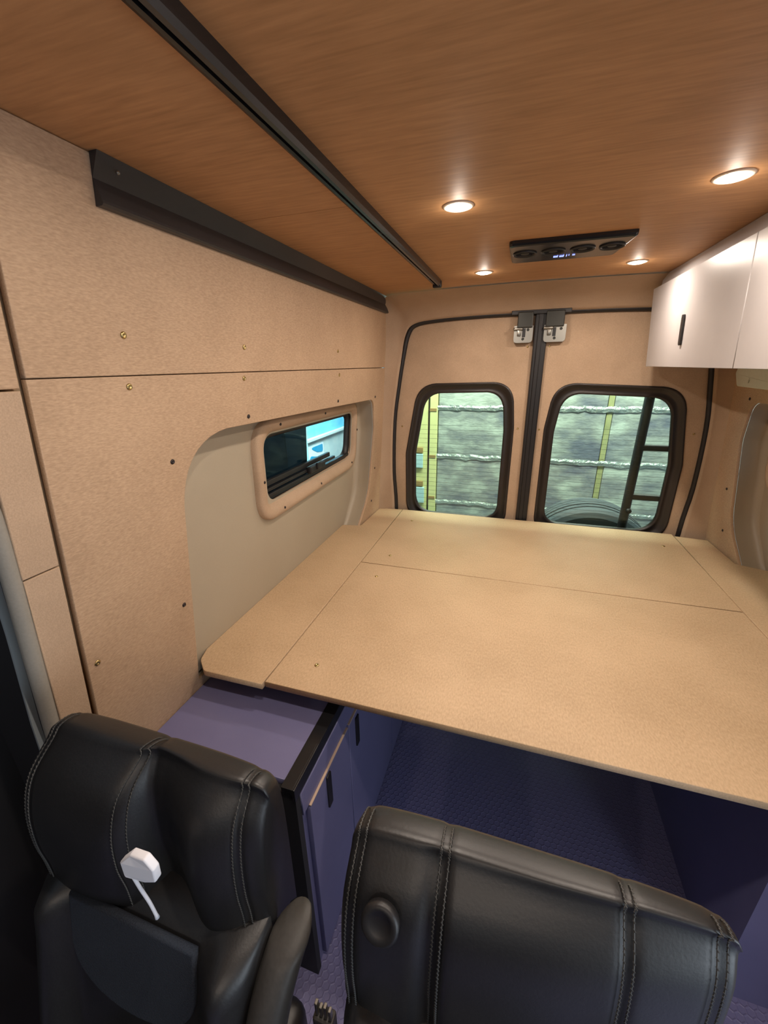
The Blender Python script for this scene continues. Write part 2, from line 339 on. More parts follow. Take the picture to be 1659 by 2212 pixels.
# ------------------------------------------------------------------ small sliding side windows
def back_x(z): return -.80 + .0565 * (z + .77)
def side_window(side, idx):
    win = thing('window_%d' % idx, (sx(-.775, side), 1.5, -.49), ('left' if side < 0 else 'right') + ' small sliding side window in a tan padded surround', kind='structure')
    o_ = roundpoly([(1.062, -.50), (1.050, -.155), (1.925, -.158), (1.905, -.485)], [.085, .085, .06, .09], 8)
    i_ = roundpoly([(1.125, -.438), (1.115, -.205), (1.900, -.212), (1.880, -.430)], [.02, .06, .03, .06], 8)
    def P(p, x): return (sx(back_x(p[1]) + x, side), p[0], p[1])
    def mixl(a, b, t): return [((1 - t) * p[0] + t * q[0], (1 - t) * p[1] + t * q[1]) for p, q in zip(a, b)]
    rings = []
    for t, x in [(0, .0), (.02, .013), (.10, .020), (.35, .021), (.62, .018), (.85, .006), (1.0, -.012), (1.02, -.03)]:
        rings.append([P(p, x) for p in mixl(o_, i_, t)])
    bm = bmesh.new(); bm_loft(bm, rings, True, False); link('surround', bm, PANEL_F, win, True, False)
    for (y, z) in [(1.20, -.178), (1.55, -.180), (1.085, -.35), (1.20, -.475), (1.50, -.468), (1.85, -.455), (1.915, -.30)]:
        screw('screw', (sx(back_x(z) + .0205, side), y, z), (-side, 0, 0), win, DARKSCREW, .005)
    f2 = [((p[0] - 1.5) * .955 + 1.5, (p[1] + .322) * .86 - .322) for p in i_]
    rings = []
    for t, x in [(-.06, -.012), (0.0, -.010), (.5, -.012), (1, -.02), (1.05, -.035)]:
        rings.append([P(p, x) for p in mixl(i_, f2, t)])
    bm = bmesh.new(); bm_loft(bm, rings, True, False); link('window_frame', bm, BLACK, win, True, False)
    mp = lambda off: (lambda u, v, w: (sx(back_x(v) + off + w, side), u, v))
    sheet('pane', [[(1.10, -.44), (1.10, -.2), (1.47, -.2), (1.47, -.44)]], .003, GL_DARK, mp(-.030), win)
    sheet('pane', [[(1.45, -.44), (1.45, -.2), (1.91, -.2), (1.91, -.44)]], .003, GL_SIDE, mp(-.040), win)
    # lower slide rails, sash bars and latch
    for (a, b, z, off, h) in [(1.13, 1.66, -.375, -.020, .020), (1.13, 1.70, -.395, -.012, .012), (1.13, 1.87, -.418, -.014, .014)]:
        bm = bmesh.new(); q = back_x(z) + off
        bm_box(bm, min(sx(q - .008, side), sx(q + .008, side)), a, z - h / 2, max(sx(q - .008, side), sx(q + .008, side)), b, z + h / 2, .003)
        link('slide_rail', bm, BLACK, win)
    q = back_x(-.39) + .002
    bm = bmesh.new(); bm_box(bm, min(sx(q - .01, side), sx(q + .012, side)), 1.42, -.408, max(sx(q - .01, side), sx(q + .012, side)), 1.56, -.380, .006)
    bm_box(bm, min(sx(q + .008, side), sx(q + .02, side)), 1.47, -.400, max(sx(q + .008, side), sx(q + .02, side)), 1.50, -.372, .004)
    link('latch', bm, BLACK, win)
    return win
win_l = side_window(-1, 1)
win_r = side_window(1, 2)

# ------------------------------------------------------------------ ceiling, floor, front bulk
ZT = .304
ceil = sheet('ceiling', [[(-.66, -1.9), (.86, -1.9), (.86, 2.12), (-.66, 2.12), (-.66, .911), (-.345, .911), (-.345, .909), (-.66, .909)]], .012, CEIL, lambda u, v, w: (u, v, ZT + .006 + w))
sheet('backing', [[(-.66, .88), (-.33, .88), (-.33, .94), (-.66, .94)]], .004, EDGE, lambda u, v, w: (u, v, ZT + .0145 + w), ceil)
tag(ceil, 'brown satin woodgrain ceiling panel', kind='structure')
floor = sheet('floor', [[(-1.0, -1.9), (1.2, -1.9), (1.2, 2.14), (-1.0, 2.14)]], .02, FLOOR, lambda u, v, w: (u, v, -1.58 + w))
tag(floor, 'dark blue honeycomb embossed vinyl floor', kind='structure')

# header and rear pillars: one padded surround from side wall and ceiling to the door opening
def outer_pt(t):
    # t 0..1 left foot up over the top and down the right
    pts = [(-.720, 2.058, -1.57), (-.700, 2.060, -.80), (-.690, 2.063, -.55), (-.668, 2.066, -.25), (-.652, 2.068, -.02), (-.640, 2.06, .18), (-.631, 2.02, .285), (-.58, 1.955, .303), (-.45, 1.925, .304), (-.25, 1.90, .304), (-.05, 1.885, .304)]
    return pts
INN = [(-.600, 2.112, -1.57), (-.606, 2.112, -.80), (-.619, 2.112, -.55), (-.612, 2.112, -.28), (-.588, 2.112, -.10), (-.562, 2.112, .05), (-.538, 2.112, .145), (-.500, 2.112, .187), (-.400, 2.112, .203), (-.20, 2.112, .212), (-.02, 2.112, .214)]
def arch(P, f=12):
    L = catmull(P, 4); L2 = [Vector((CX2 - p.x, p.y, p.z)) for p in reversed(L)]
    return L + [Vector((.096, (L[-1].y), L[-1].z))] + L2
O_ = arch(outer_pt(0)); I_ = arch(INN)
rings = []
for i, (a, b) in enumerate(zip(O_, I_)):
    top = max(0, min(1, (a.z - .10) / .18))      # 0 on the pillars, 1 on the header
    row = []
    d = b - a
    inward = Vector((0, -1, 0))
    prof_p = [(0, 0), (.04, -.004), (.35, .006), (.66, .006), (.80, .014), (.90, .016), (.97, .008), (1, -.004)]
    prof_h = [(0, .006), (.05, -.002), (.25, -.012), (.50, -.024), (.72, -.020), (.88, .000), (.96, .006), (1, -.006)]
    for (tp, hp), (th, hh) in zip(prof_p, prof_h):
        t = tp * (1 - top) + th * top; h = hp * (1 - top) + hh * top
        nrm = Vector((0, -1, 0)) if top < .02 else Vector((0, -1, -top * .8)).normalized()
        row.append(a + d * t + nrm * h)
    rings.append(row)
bm = bmesh.new(); bm_loft(bm, rings, False, False)
hdr = link('trim_1', bm, HEADER, None, True, False)
tag(hdr, 'padded tan fabric surround of the rear door opening with header and pillars', kind='structure')
def arch_x(z):
    return interp(z, [(p[2], p[0]) for p in INN])
# rubber weatherstrip round the opening
tube('weatherstrip', [p + Vector((0, -.001, 0)) for p in I_], .0125, BLACK, hdr, 8)
box('black_bar', -.052, 2.085, .205, .197, 2.12, .222, BLACK, hdr, .002)  # plain black bar across the top of the latches

# ------------------------------------------------------------------ rear doors
def door(idx, side):
    y = 2.128
    if side < 0:
        L = [(arch_x(z) - .012, z) for z in (-1.5, -.8, -.55, -.28, -.10, .05, .145)] + [(-.502, .195), (-.40, .212), (-.2, .222), (.058, .224), (.058, -1.5)]
        L = L[:7] + L[7:]
        gl = roundpoly([(-.500, -.790), (-.503, -.50), (-.420, -.155), (-.065, -.163), (-.060, -.79)], [.08, .12, .085, .085, .06], 9)
        ot = roundpoly([(-.545, -.835), (-.548, -.45), (-.485, -.092), (-.020, -.084), (.000, -.30), (-.002, -.835)], [.11, .14, .11, .10, .2, .08], 9)
        lab = 'left rear door lined in tan with a rounded window, foil and yellow frame seen through it'
    else:
        L = [(.104, -1.5), (.104, .224), (.39, .222), (.59, .212), (.694, .195)] + [(CX2 - arch_x(z) + .012, z) for z in (.145, .05, -.10, -.28, -.55, -.8, -1.5)]
        gl = roundpoly([(.190, -.790), (.196, -.150), (.655, -.152), (.712, -.50), (.715, -.79)], [.06, .085, .085, .12, .08], 9)
        ot = roundpoly([(.146, -.835), (.144, -.30), (.172, -.088), (.700, -.112), (.748, -.45), (.745, -.835)], [.08, .2, .10, .11, .14, .11], 9)
        lab = 'right rear door lined in tan with a rounded window, ladder and spare wheel seen through it'
    d = thing('door_%d' % idx, (-.27 if side < 0 else .46, y, -1.5), lab, kind='structure')
    sheet('door_panel', [L, ot], .016, PANEL_F, lambda u, v, w: (u, y + w, v), d, .002)
    # gasket ring (lofted)
    def P(l, t, dy):
        cx = sum(p[0] for p in l) / len(l); return [(p[0], y + dy, p[1]) for p in l]
    def ins(l, k):
        cx = (min(p[0] for p in l) + max(p[0] for p in l)) / 2; cz = (min(p[1] for p in l) + max(p[1] for p in l)) / 2
        hx_ = (max(p[0] for p in l) - min(p[0] for p in l)) / 2; hz = (max(p[1] for p in l) - min(p[1] for p in l)) / 2
        return [(cx + (p[0] - cx) * (1 - k / hx_), cz + (p[1] - cz) * (1 - k / hz)) for p in l]
    bm = bmesh.new(); bm_loft(bm, [P(ins(ot, k), 0, dy) for k, dy in [(-.004, -.004), (-.002, -.012), (.004, -.014), (.010, -.008), (.022, .004), (.034, .010)]] + [P(ins(gl, k), 0, dy) for k, dy in [(-.006, .010), (-.002, .004), (.004, .008), (.005, .022)]] if False else
        [P(ins(ot, k), 0, dy) for k, dy in [(-.004, -.004), (-.002, -.012), (.004, -.014), (.010, -.008), (.020, .003), (.032, .008), (.038, .003), (.046, .004), (.048, .024)]], True, False)
    link('window_gasket', bm, GASKET, d, True, False)
    inner = ins(ot, .040)
    pane = sheet('pane', [inner], .004, GL_REAR, lambda u, v, w: (u, y + .018 + w, v), d)
    # demister wires
    bm = bmesh.new()
    xs0 = min(p[0] for p in inner) + .004; xs1 = max(p[0] for p in inner) - .004
    for k in range(20):
        z = -.30 - k * .024
        bm_box(bm, xs0, y + .0145, z, xs1, y + .0155, z + .0009)
    link('demister_wires', bm, DARKSCREW, d)
    for (x, z) in ([(-.571, -.307), (.020, -.303), (.030, .072)] if side < 0 else [(.120, -.305), (.764, -.307), (.125, .072)]):
        screw('screw', (x, y - .008, z), (0, -1, 0), d, BRASS, .0045)
    return d
door_l = door(1, -1); door_r = door(2, 1)
# centre seal between the doors
bm = bmesh.new(); bm_box(bm, .052, 2.098, -1.5, .108, 2.128, .222, .006)
bm_box(bm, .066, 2.092, -1.5, .086, 2.104, .222, .004)
cs = link('center_seal', bm, BLACK, door_r)
# latches
def latch(x0, x1, flip, label):
    y = 2.100; t = thing('door_latch', ((x0 + x1) / 2, y, .085), label, 'latch', 'steel latches at the top of the rear doors')
    xa = x0 if not flip else x1
    box('housing', x0 + (.012 if not flip else .004), y - .020, .150, x1 - (.004 if not flip else .012), y + .02, .216, DSTEEL, t, .004)
    pl = roundpoly([(x0, .088), (x0, .160), (x1, .160), (x1, .088)], [.014, .002, .002, .014], 4)
    h1 = [( (x0 + x1) / 2 + .006 * math.cos(a * PI / 5), .104 + .006 * math.sin(a * PI / 5)) for a in range(10)]
    h2 = [( (x1 - .022) + .006 * math.cos(a * PI / 5), .142 + .006 * math.sin(a * PI / 5)) for a in range(10)]
    sheet('plate', [pl, h1, h2], .003, STEEL, lambda u, v, w: (u, y - .010 + w, v), t, .0005)
    box('plate_backing', x0 + .004, y - .006, .090, x1 - .004, y + .02, .158, DSTEEL, t, .002)
    bm = bmesh.new(); q = x0 + .010
    bm_box(bm, q - .014, y - .026, .140, q + .028, y - .012, .152, .004); bm_box(bm, q + .004, y - .020, .116, q + .020, y - .010, .142, .003)
    link('lever', bm, STEEL, t, True)
    box('slot', q + .026, y - .0135, .112, q + .040, y - .011, .148, BLACK, t)
    return t
latch(-.036, .046, False, 'steel latch at the top of the left rear door')
latch(.092, .184, True, 'steel latch at the top of the right rear door')

# ------------------------------------------------------------------ platform boards
ZP = -.77; TH = .018
def board(name, outline, label, cat, screws, mt=BOARD):
    o = sheet(name, [outline], TH, mt, lambda u, v, w: (u, v, ZP - TH / 2 + w), None, .0015)
    tag(o, label, cat)
    for (x, y) in screws: screw('screw', (x, y, ZP), (0, 0, 1), o, BRASS, .0065)
    return o
board('bed_board', [(-.5610, .700), (.775, .700), (.762, 1.408), (-.5590, 1.408)], 'large tan laminate bed platform board nearest the seats', 'bed board', [(-.458, 1.31), (-.458, .794)])
board('bed_board', [(-.5590, 1.4115), (.762, 1.4115), (.757, 2.075), (-.5590, 2.088)], 'narrower tan laminate bed platform board against the rear doors', 'bed board', [(-.467, 1.926), (-.459, 1.50), (.678, 1.912)])
def strip_outline():
    return roundpoly([(-.5640, .690), (-.745, .688), (-.785, .722), (-.800, .765), (-.800, 1.78), (-.722, 1.79), (-.705, 1.80), (-.694, 2.079), (-.5620, 2.086)], [0, .02, .03, .02, .01, 0, 0, 0, 0], 4)
sl = strip_outline()
board('side_board', sl, 'narrow tan shelf board along the left wall beside the bed platform', 'side board', [])
sr = [(.757, .690)] + [(.760, 2.052)] + [(.885, 2.035), (.893, 1.80), (.930, 1.78), (.985, 1.74), (.992, .70)]
sr = [(.7780, .690), (.7655, 1.41), (.7605, 2.052), (.886, 2.035), (.896, 1.80), (.915, 1.79), (.992, 1.76), (.992, .73), (.93, .69)]
board('side_board', sr, 'narrow tan shelf board along the right wall under the white cabinets', 'side board', [])
# rails carrying the boards
for k, (x0, x1, y, lab) in enumerate([(-.55, -.40, 1.0, 'a'), ]): pass
rail = thing('bed_support', (.1, 1.4, -.84), 'dark metal crossbars carrying the tan bed platform from below', 'bed support')
for y in (.98, 1.40, 1.98): box('crossbar', -.70, y, -.838, .86, y + .04, -.7885, CABIN, rail)

# ------------------------------------------------------------------ left blue cabinet under the platform
cab = thing('base_cabinet', (-.58, 1.2, -1.57), 'blue laminate base cabinet along the left wall with black edge trim', 'cabinet')
ol = [(-.409, .530), (-.409, 2.04), (WX(2.0, -.85) + .002, 2.04), (WX(1.79, -.85) + .002, 1.79), (WX(1.3, -.85) + .002, 1.3), (WX(.7, -.85) + .002, .7), (WX(.5, -.85) + .002, .53)]
sheet('top_panel', [ol], .018, BLUE, lambda u, v, w: (u, v, -.859 + w), cab, .001)
# black corner trim
bm = bmesh.new(); bm_box(bm, -.411, .512, -.866, -.381, 2.04, -.848, .002); bm_box(bm, -.384, .512, -.884, -.377, 2.04, -.848, .002)
link('edge_trim', bm, ALUB, cab)
box('side_panel', -.80, .515, -1.57, -.379, .533, -.868, CABIN, cab)
box('carcass', -.400, .533, -1.57, -.385, 2.04, -.868, BLUE, cab)
sheet('face_frame', [[(.533, -.953), (.533, -.884), (2.04, -.884), (2.04, -.953)]], .010, BLUE, lambda u, v, w: (-.380 + w, u, v), cab, .001)
for k, (a, b) in enumerate([(.556, .785), (.790, 1.20), (1.205, 2.03)]):
    dr = sheet('door', [roundpoly([(a, -1.55), (a, -.958), (b, -.958), (b, -1.55)], [.0, .012, .012, 0], 3)], .014, BLUE, lambda u, v, w: (-.378 + w, u, v), cab, .0015)
    if k < 2:
        box('door_edge', -.386, a + .003, -.9585, -.3705, b - .003, -.9555, PLY, dr)
        hy = .648 if k == 0 else .845
        hz = -.955 if k == 0 else -.965
        box('handle', -.3725, hy - .011, hz - .12, -.366, hy + .011, hz - .012, BLACK, dr, .002)
# ------------------------------------------------------------------ bulkhead below the right side of the bed
bk = box('storage_box', .64, .80, -1.57, .880, 2.03, -.84, BLUE)
tag(bk, 'dark blue storage box under the right side of the bed platform', 'storage box')

# ------------------------------------------------------------------ overhead white cabinets
oc = thing('overhead_cabinet', (.65, 1.2, -.02), 'white overhead wall cabinet with slim black door pull on the right', 'cabinet')
def fx(z): return .490 - .018 * (z + .018) / .277
bm = bmesh.new()
a = [(.503, -.018), (.490, .268), (.492, .303), (.812, .303), (.832, -.018)]
# carcass as a solid prism
bm_loft(bm, [[(x, -.6, z) for x, z in a], [(x, 1.972, z) for x, z in a]], True, True)
link('carcass', bm, WHITE, oc)
doorlist = [(1.2345, 1.976), (.484, 1.2305), (-.266, .480)]
for i, (y0, y1) in enumerate(doorlist):
    def mp(u, v, w): return (fx(v) + .007 - w, u, v)
    yt = y1 + (.02 if i == 0 else 0)
    dd = sheet('door', [[(y0, -.020), (y0, .262), (yt, .262), (y1, -.020)]], .014, WHITE, mp, oc, .001)
    hy = y1 - .365
    pl = roundpoly([(hy - .009, .046), (hy - .009, .136), (hy + .009, .136), (hy + .009, .046)], .006, 3)
    hd = sheet('handle', [pl], .006, BLACK, lambda u, v, w: (fx(v) - .003 - w, u, v), dd, .001)
    bm = bmesh.new(); lathe(bm, (fx(.13) - .0065, hy, .129), (-1, 0, 0), [(.0028, -.001), (.0028, .0005), (.0005, .001)], 10); link('screw', bm, STEEL, hd)
# white mounting block below the cabinet at the rear
mb = thing('mounting_block', (.83, 1.9, -.11), 'small off-white block with a drilled hole under the overhead cabinet end', 'bracket')
sheet('block', [roundpoly([(1.52, -.104), (1.52, -.020), (2.005, -.020), (2.022, -.050), (1.995, -.098)], [0, 0, .004, .01, .015], 4),
      [(1.915 + .006 * math.cos(a_ * PI / 6), -.074 + .009 * math.sin(a_ * PI / 6)) for a_ in range(12)]], .03, PUTTY, lambda u, v, w: (CX2 - WX(u, v) - .012 - w, u, v), mb, .002)
box('bolt', .828, 1.909, -.082, .838, 1.921, -.067, BLACK, mb)

# ------------------------------------------------------------------ ceiling fittings
def puck(x, y, label):
    t = thing('ceiling_light', (x, y, ZT - .006), label, 'ceiling light', 'recessed ceiling lights')
    bm = bmesh.new(); lathe(bm, (x, y, ZT), (0, 0, -1), [(.0315, -.001), (.0315, .0015), (.028, .003), (.0235, .0022), (.0235, -.001)], 32)
    link('trim_ring', bm, mat('lamp_ring', (.75, .66, .55), .35) if 'lamp_ring' not in bpy.data.materials else bpy.data.materials['lamp_ring'], t, True)
    bm = bmesh.new(); lathe(bm, (x, y, ZT), (0, 0, -1), [(.0232, .0), (.0225, .0035), (.017, .0055), (.008, .0065), (.0005, .0068)], 32)
    link('diffuser', bm, LAMP, t, True)
    l = bpy.data.lights.new('lamp', 'AREA'); l.shape = 'DISK'; l.size = .04; l.energy = PUCK_W; l.color = PUCK_COL
    o = bpy.data.objects.new('lamp', l); COL.objects.link(o); o.parent = t; o.location = (0, 0, -.0035)
    l = bpy.data.lights.new('lamp_spill', 'POINT'); l.energy = PUCK_W * .05; l.color = PUCK_COL; l.shadow_soft_size = .008
    o = bpy.data.objects.new('lamp_spill', l); COL.objects.link(o); o.parent = t; o.location = (0, 0, -.016)
    return t
names = {(-.147, 1.651): 'small glowing ceiling light left of the black vent by the rear header', (.336, 1.682): 'small glowing ceiling light right of the black vent by the rear header',
         (-.147, .986): 'round glowing ceiling light between the black rail and the vent', (.331, 1.014): 'brightest round glowing ceiling light above the white cabinet'}
for x, y in [(-.147, 1.651), (.336, 1.682), (-.147, .986), (.331, 1.014), (-.147, .33), (.333, .34), (-.147, -.95), (.333, -.95)]:  # the front pair is unseen, added for its light on the floor
    puck(x, y, names.get((x, y), 'round ceiling light over the seats, ' + ('on the left side' if x < 0 else 'on the right side') + (' at the front, unseen and added' if y < 0 else '')))
# rail
rl = thing('ceiling_rail', (-.325, 0, .27), 'long black metal rail screwed along the wood ceiling', 'rail')
def extr(name, prof, y0, y1, m, parent, smooth=False):
    bm = bmesh.new(); bm_loft(bm, [[(x, y0, z) for x, z in prof], [(x, y1, z) for x, z in prof]], True, True); return link(name, bm, m, parent, smooth)
cx = -.3275
prof = [(cx - .0155, .304), (cx - .0155, .294), (cx - .013, .288), (cx - .008, .286), (cx - .005, .288), (cx - .005, .295), (cx + .003, .295), (cx + .003, .286), (cx + .007, .282), (cx + .011, .284), (cx + .0145, .290), (cx + .0155, .304)]
extr('channel', prof, -1.8, 1.725, ALUB, rl)
bm = bmesh.new(); bm_box(bm, cx - .017, 1.725, .279, cx + .017, 1.742, .304, .004); link('end_cap', bm, BLACK, rl)
for y in (.40, 1.06, 1.62): screw('screw', (cx - .001, y, .295), (0, 0, -1), rl, STEEL, .0045)
# wall valance
vl = thing('wall_valance', (-.62, 1.3, .24), 'long black trim strip filling the corner of left wall and ceiling', 'trim strip')
def vprof(y):
    wx = lambda z: WX(y, z)
    return [(wx(.304) + .001, y, .3035), (wx(.304) + .016, y, .3035), (wx(.262) + .003, y, .272), (wx(.25) + .014, y, .244), (wx(.243) + .016, y, .2395), (wx(.24) + .013, y, .2365), (wx(.238) + .001, y, .2365)]
bm = bmesh.new(); bm_loft(bm, [vprof(.572), vprof(1.3), vprof(2.045)], True, True); link('cover', bm, VALANCE, vl)
screw('screw', (-.612, .60, .285), (1, 0, -.6), vl, STEEL, .003)
box('end_tab', -.636, 2.040, .262, -.626, 2.052, .285, DARKSCREW, vl)
# air vent with outlets and blue readout
vt = thing('ceiling_vent', (.09, 1.36, .27), 'black rectangular ceiling vent with four round outlets and blue digits', 'vent')
outl = roundpoly([(-.050, 1.490), (-.054, 1.285), (.252, 1.290), (.232, 1.492)], [.012, .014, .006, .014], 4)
bm = bmesh.new()
cxv, cyv = .1, 1.39
rg = []
for k, z in [(1.0, .304), (1.0, .297), (.985, .292), (.93, .290)]:
    rg.append([(cxv + (x - cxv) * (1 - (1 - k) * .5), cyv + (y - cyv) * k, z) for x, y in outl])
bm_loft(bm, rg, True, True); body = link('housing', bm, ALUB, vt, False)
for i, x in enumerate((-.012, .062, .136, .208)):
    bm = bmesh.new(); lathe(bm, (x, 1.372, .2905), (0, 0, -1), [(.032, -.002), (.032, .003), (.030, .005), (.027, .003), (.026, -.0015), (.012, -.0015), (.011, .002), (.0005, .0025)], 26)
    ou = link('outlet', bm, BLACK, vt, True)
    bm = bmesh.new()
    for k in range(4): bm_box(bm, x - .024, 1.372 - .018 + k * .012 - .001, .2885, x + .024, 1.372 - .018 + k * .012 + .001, .2905)
    link('louvers', bm, CABIN, ou)
# readout: small seven-segment style glyphs
def seg(bm, x, y, w, h, on):
    t = .0018
    S_ = {'a': (0, h, w, h), 'g': (0, h / 2, w, h / 2), 'd': (0, 0, w, 0), 'f': (0, h / 2, 0, h), 'e': (0, 0, 0, h / 2), 'b': (w, h / 2, w, h), 'c': (w, 0, w, h / 2)}
    for s in on:
        x0, y0, x1, y1 = S_[s]; bm_box(bm, x + x0 - t / 2, y - y1 - t / 2, .2885, x + x1 + t / 2, y - y0 + t / 2, .2903)
bm = bmesh.new(); seg(bm, .068, 1.443, .010, .016, 'dcgeb'); seg(bm, .084, 1.443, .010, .016, 'cdegb'); seg(bm, .100, 1.443, .002, .016, 'bc'); seg(bm, .108, 1.443, .005, .016, 'f'); seg(bm, .118, 1.436, .005, .004, 'adbc')
link('digital_readout', bm, LED, vt)

# ------------------------------------------------------------------ seats
def lean(z): return .22 * min(0, z + .72)       # the back leans: its foot stands further forward
def seat(x0, x1, seams, F, label, slant, fabric):
    """headrest-topped seat back facing the camera; F(u) gives how far forward the head pad stands at u (0..1 across)"""
    t = thing('van_seat', ((x0 + x1) / 2, .20, -1.57), label, 'seat', 'black leather van seats')
    n = 72; rings = []
    def sect(x, f, top, e):
        # (y, z) closed profile of the head pad; e shrinks it towards the ends
        P = [(.334, -.80), (.336, -.62), (.332, top - .022), (.318, top - .004), (.295 + .2 * max(0, f - .24), top), (f + .60 * (.322 - f), top - .012), (f + .24 * (.322 - f), top - .044), (f + .06 * (.322 - f), top - .092), (f, top - .15), (f + .002, top - .20), (f + .02 * (.322 - f), top - .245), (f + .20 * (.322 - f), top - .268), (.315, top - .268)]
        P = [(q[0], q[1]) for q in P]
        cy = (f + .33) / 2; cz = top - .15
        C_ = catmull([(0, a_[0], a_[1]) for a_ in P], 3)
        return [(x, cy + (p.y - cy) * e, cz + (p.z - cz) * (1 - (1 - e) * .45)) for p in C_]
    for i in range(n + 1):
        u = i / n; x = x0 + (x1 - x0) * u
        ed = min(u, 1 - u) * (x1 - x0)
        rr = .022; e = 1.0
        if ed < rr: e = .80 + .20 * math.sqrt(max(0, 1 - (1 - ed / rr) ** 2))
        top = -.500 - .012 * (2 * u - 1) ** 4
        f = F(u)
        for s in seams:                        # sewn valleys
            d = abs(x - s)
            if d < .012: f += .006 * (1 - d / .012) ** 2; top -= .003 * (1 - d / .012) ** 2
        rings.append(sect(x, f, top, e))
    bm = bmesh.new(); bm_loft(bm, rings, True, True)
    hr = link('headrest', bm, LEATHER, t, True)
    # stitched seams riding on the surface
    def surf(x, off):
        u = (x - x0) / (x1 - x0); f = F(u); top = -.500 - .012 * (2 * u - 1) ** 4
        P = [(.332, top - .022), (.318, top - .004), (.295 + .2 * max(0, f - .24), top), (f + .60 * (.322 - f), top - .012), (f + .24 * (.322 - f), top - .044), (f + .06 * (.322 - f), top - .092), (f, top - .15), (f + .002, top - .20), (f + .02 * (.322 - f), top - .245)]
        return [Vector((x + off * 0, p.y - .0015, p.z + .0015)) for p in catmull([(0, a_[0], a_[1]) for a_ in P], 5)]
    for s in seams:
        for dx in (-.0045, .0045):
            pts = surf(s + dx, 0)
            if slant and -.5 < s < -.4: pts = [surf(p.x - slant * min(1, max(0, (.33 - p.y) / .10)), 0)[j] for j, p in enumerate(pts)]
            bm = bmesh.new()
            # individual stitches along the line
            L = 0; on = True
            tube_pts = [p for p in pts]
            bm_tube(bm, tube_pts, .0008, 5)
            acc = 0
            for a_, b_ in zip(pts[:-1], pts[1:]):
                d = (b_ - a_).length; k = max(1, int(d / .0045))
                for j in range(k):
                    c = a_.lerp(b_, (j + .5) / k); dd = (b_ - a_).normalized()
                    bm_tube(bm, [c - dd * .0013 + Vector((-.0010, -.0005, .0005)), c + dd * .0013 + Vector((.0010, -.0005, .0005))], .0007, 4)
            link('stitching', bm, THREAD, hr)
    # backrest
    bm = bmesh.new(); rings = []
    for i in range(n + 1):
        u = i / n; x = x0 + .004 + (x1 - x0 - .008) * u; ed = min(u, 1 - u) * (x1 - x0)
        e = 1 if ed > .03 else .72 + .28 * math.sqrt(max(0, 1 - (1 - ed / .03) ** 2))
        bol = .212 - .026 * math.exp(-((ed - .035) / .028) ** 2) + .006 * min(1, max(0, (ed - .05) / .03))
        P = [(.33, -1.15), (.33, -.70), (.30, -.72), (bol + .01, -.74), (bol, -.80), (bol - .005, -.95), (bol - .012, -1.10), (bol + .0, -1.15)]
        C_ = catmull([(0, a_[0], a_[1]) for a_ in P], 3); rings.append([(x, .295 + (p.y - .295) * e + lean(p.z), p.z) for p in C_])
    bm_loft(bm, rings, True, True); br = link('backrest', bm, LEATHER, t, True)
    # fabric insert
    fx0, fx1 = fabric
    cf = (fx0 + fx1) / 2; hf = (fx1 - fx0) / 2
    lp = [(fx0, -.735), (fx1, -.735)] + [(cf + hf * math.cos(a_ * PI / 24), -.80 - .092 * math.sin(a_ * PI / 24) ** .8) for a_ in range(25)]
    sheet('fabric_insert', [lp], .012, MESHF, lambda u, v, w: (u, .2165 + w + lean(v), v), br, .0035, [(1, -.76), (1, -.80), (1, -.85), (1, -.9)])
    # cushion and base
    box('cushion', x0 + .005, -.20, -1.22, x1 - .005, .33, -1.10, LEATHER, t, .03, 4, True)
    box('seat_base', x0 + .05, -.12, -1.57, x1 - .05, .28, -1.205, CABIN, t, .01)
    return t
def Fl(u):
    # left wing to .40, step back, right pad, right bolster edge
    s = 1 / (1 + math.exp(-(u - .505) / .018))
    wingy = .212 + .02 * (u - .22) ** 2 * 10
    pad = .280 - .045 * math.exp(-((u - .80) / .17) ** 2)
    return wingy * (1 - s) + pad * s
def Fr(u):
    s = math.exp(-((u - .26) / .03) ** 2)
    return .228 + .012 * s + .10 * max(0, u - .30) ** 1.6 + .02 * max(0, .12 - u)
seat_l = seat(-.645, -.262, [-.442, -.290, -.622], Fl, 'black leather seat beside the left wall with a white tag on its headrest', .036, (-.575, -.345))
seat_r = seat(-.140, .250, [-.030, .150, .232, -.126], Fr, 'black leather seat in front of the large bed board, rounded head pad', 0, (-.05, .16))
# armrest on the left seat, on its aisle side
arm = catmull([(-.232, .290, -.735), (-.236, .262, -.748), (-.242, .226, -.79), (-.248, .196, -.86), (-.254, .166, -.95), (-.258, .130, -1.08)], 5)
bm = bmesh.new(); rings = []
for i, p in enumerate(arm):
    k = min(1, .55 + i * .12); w, h = .030 * k, .034 * k
    rings.append([(p.x + w * math.cos(a_ * PI / 10) * (1 if abs(math.cos(a_ * PI / 10)) < .7 else .92), p.y + h * math.sin(a_ * PI / 10), p.z) for a_ in range(20)])
bm_loft(bm, rings, True, True); ar = link('armrest', bm, PLASTIC, seat_l, True)
# round cap on the right seat's head pad
bm = bmesh.new(); lathe(bm, (-.088, .236, -.552), (0, -1, .55), [(.020, -.004), (.021, .004), (.017, .008), (.012, .004), (.0005, .004)], 24)
cap = link('release_cap', bm, BLACK, seat_r, True)
bm = bmesh.new(); bm_box(bm, -.092, .2215, -.548, -.086, .2235, -.534, .0008); link('cap_highlight', bm, TAGM, cap) if False else bm.free()
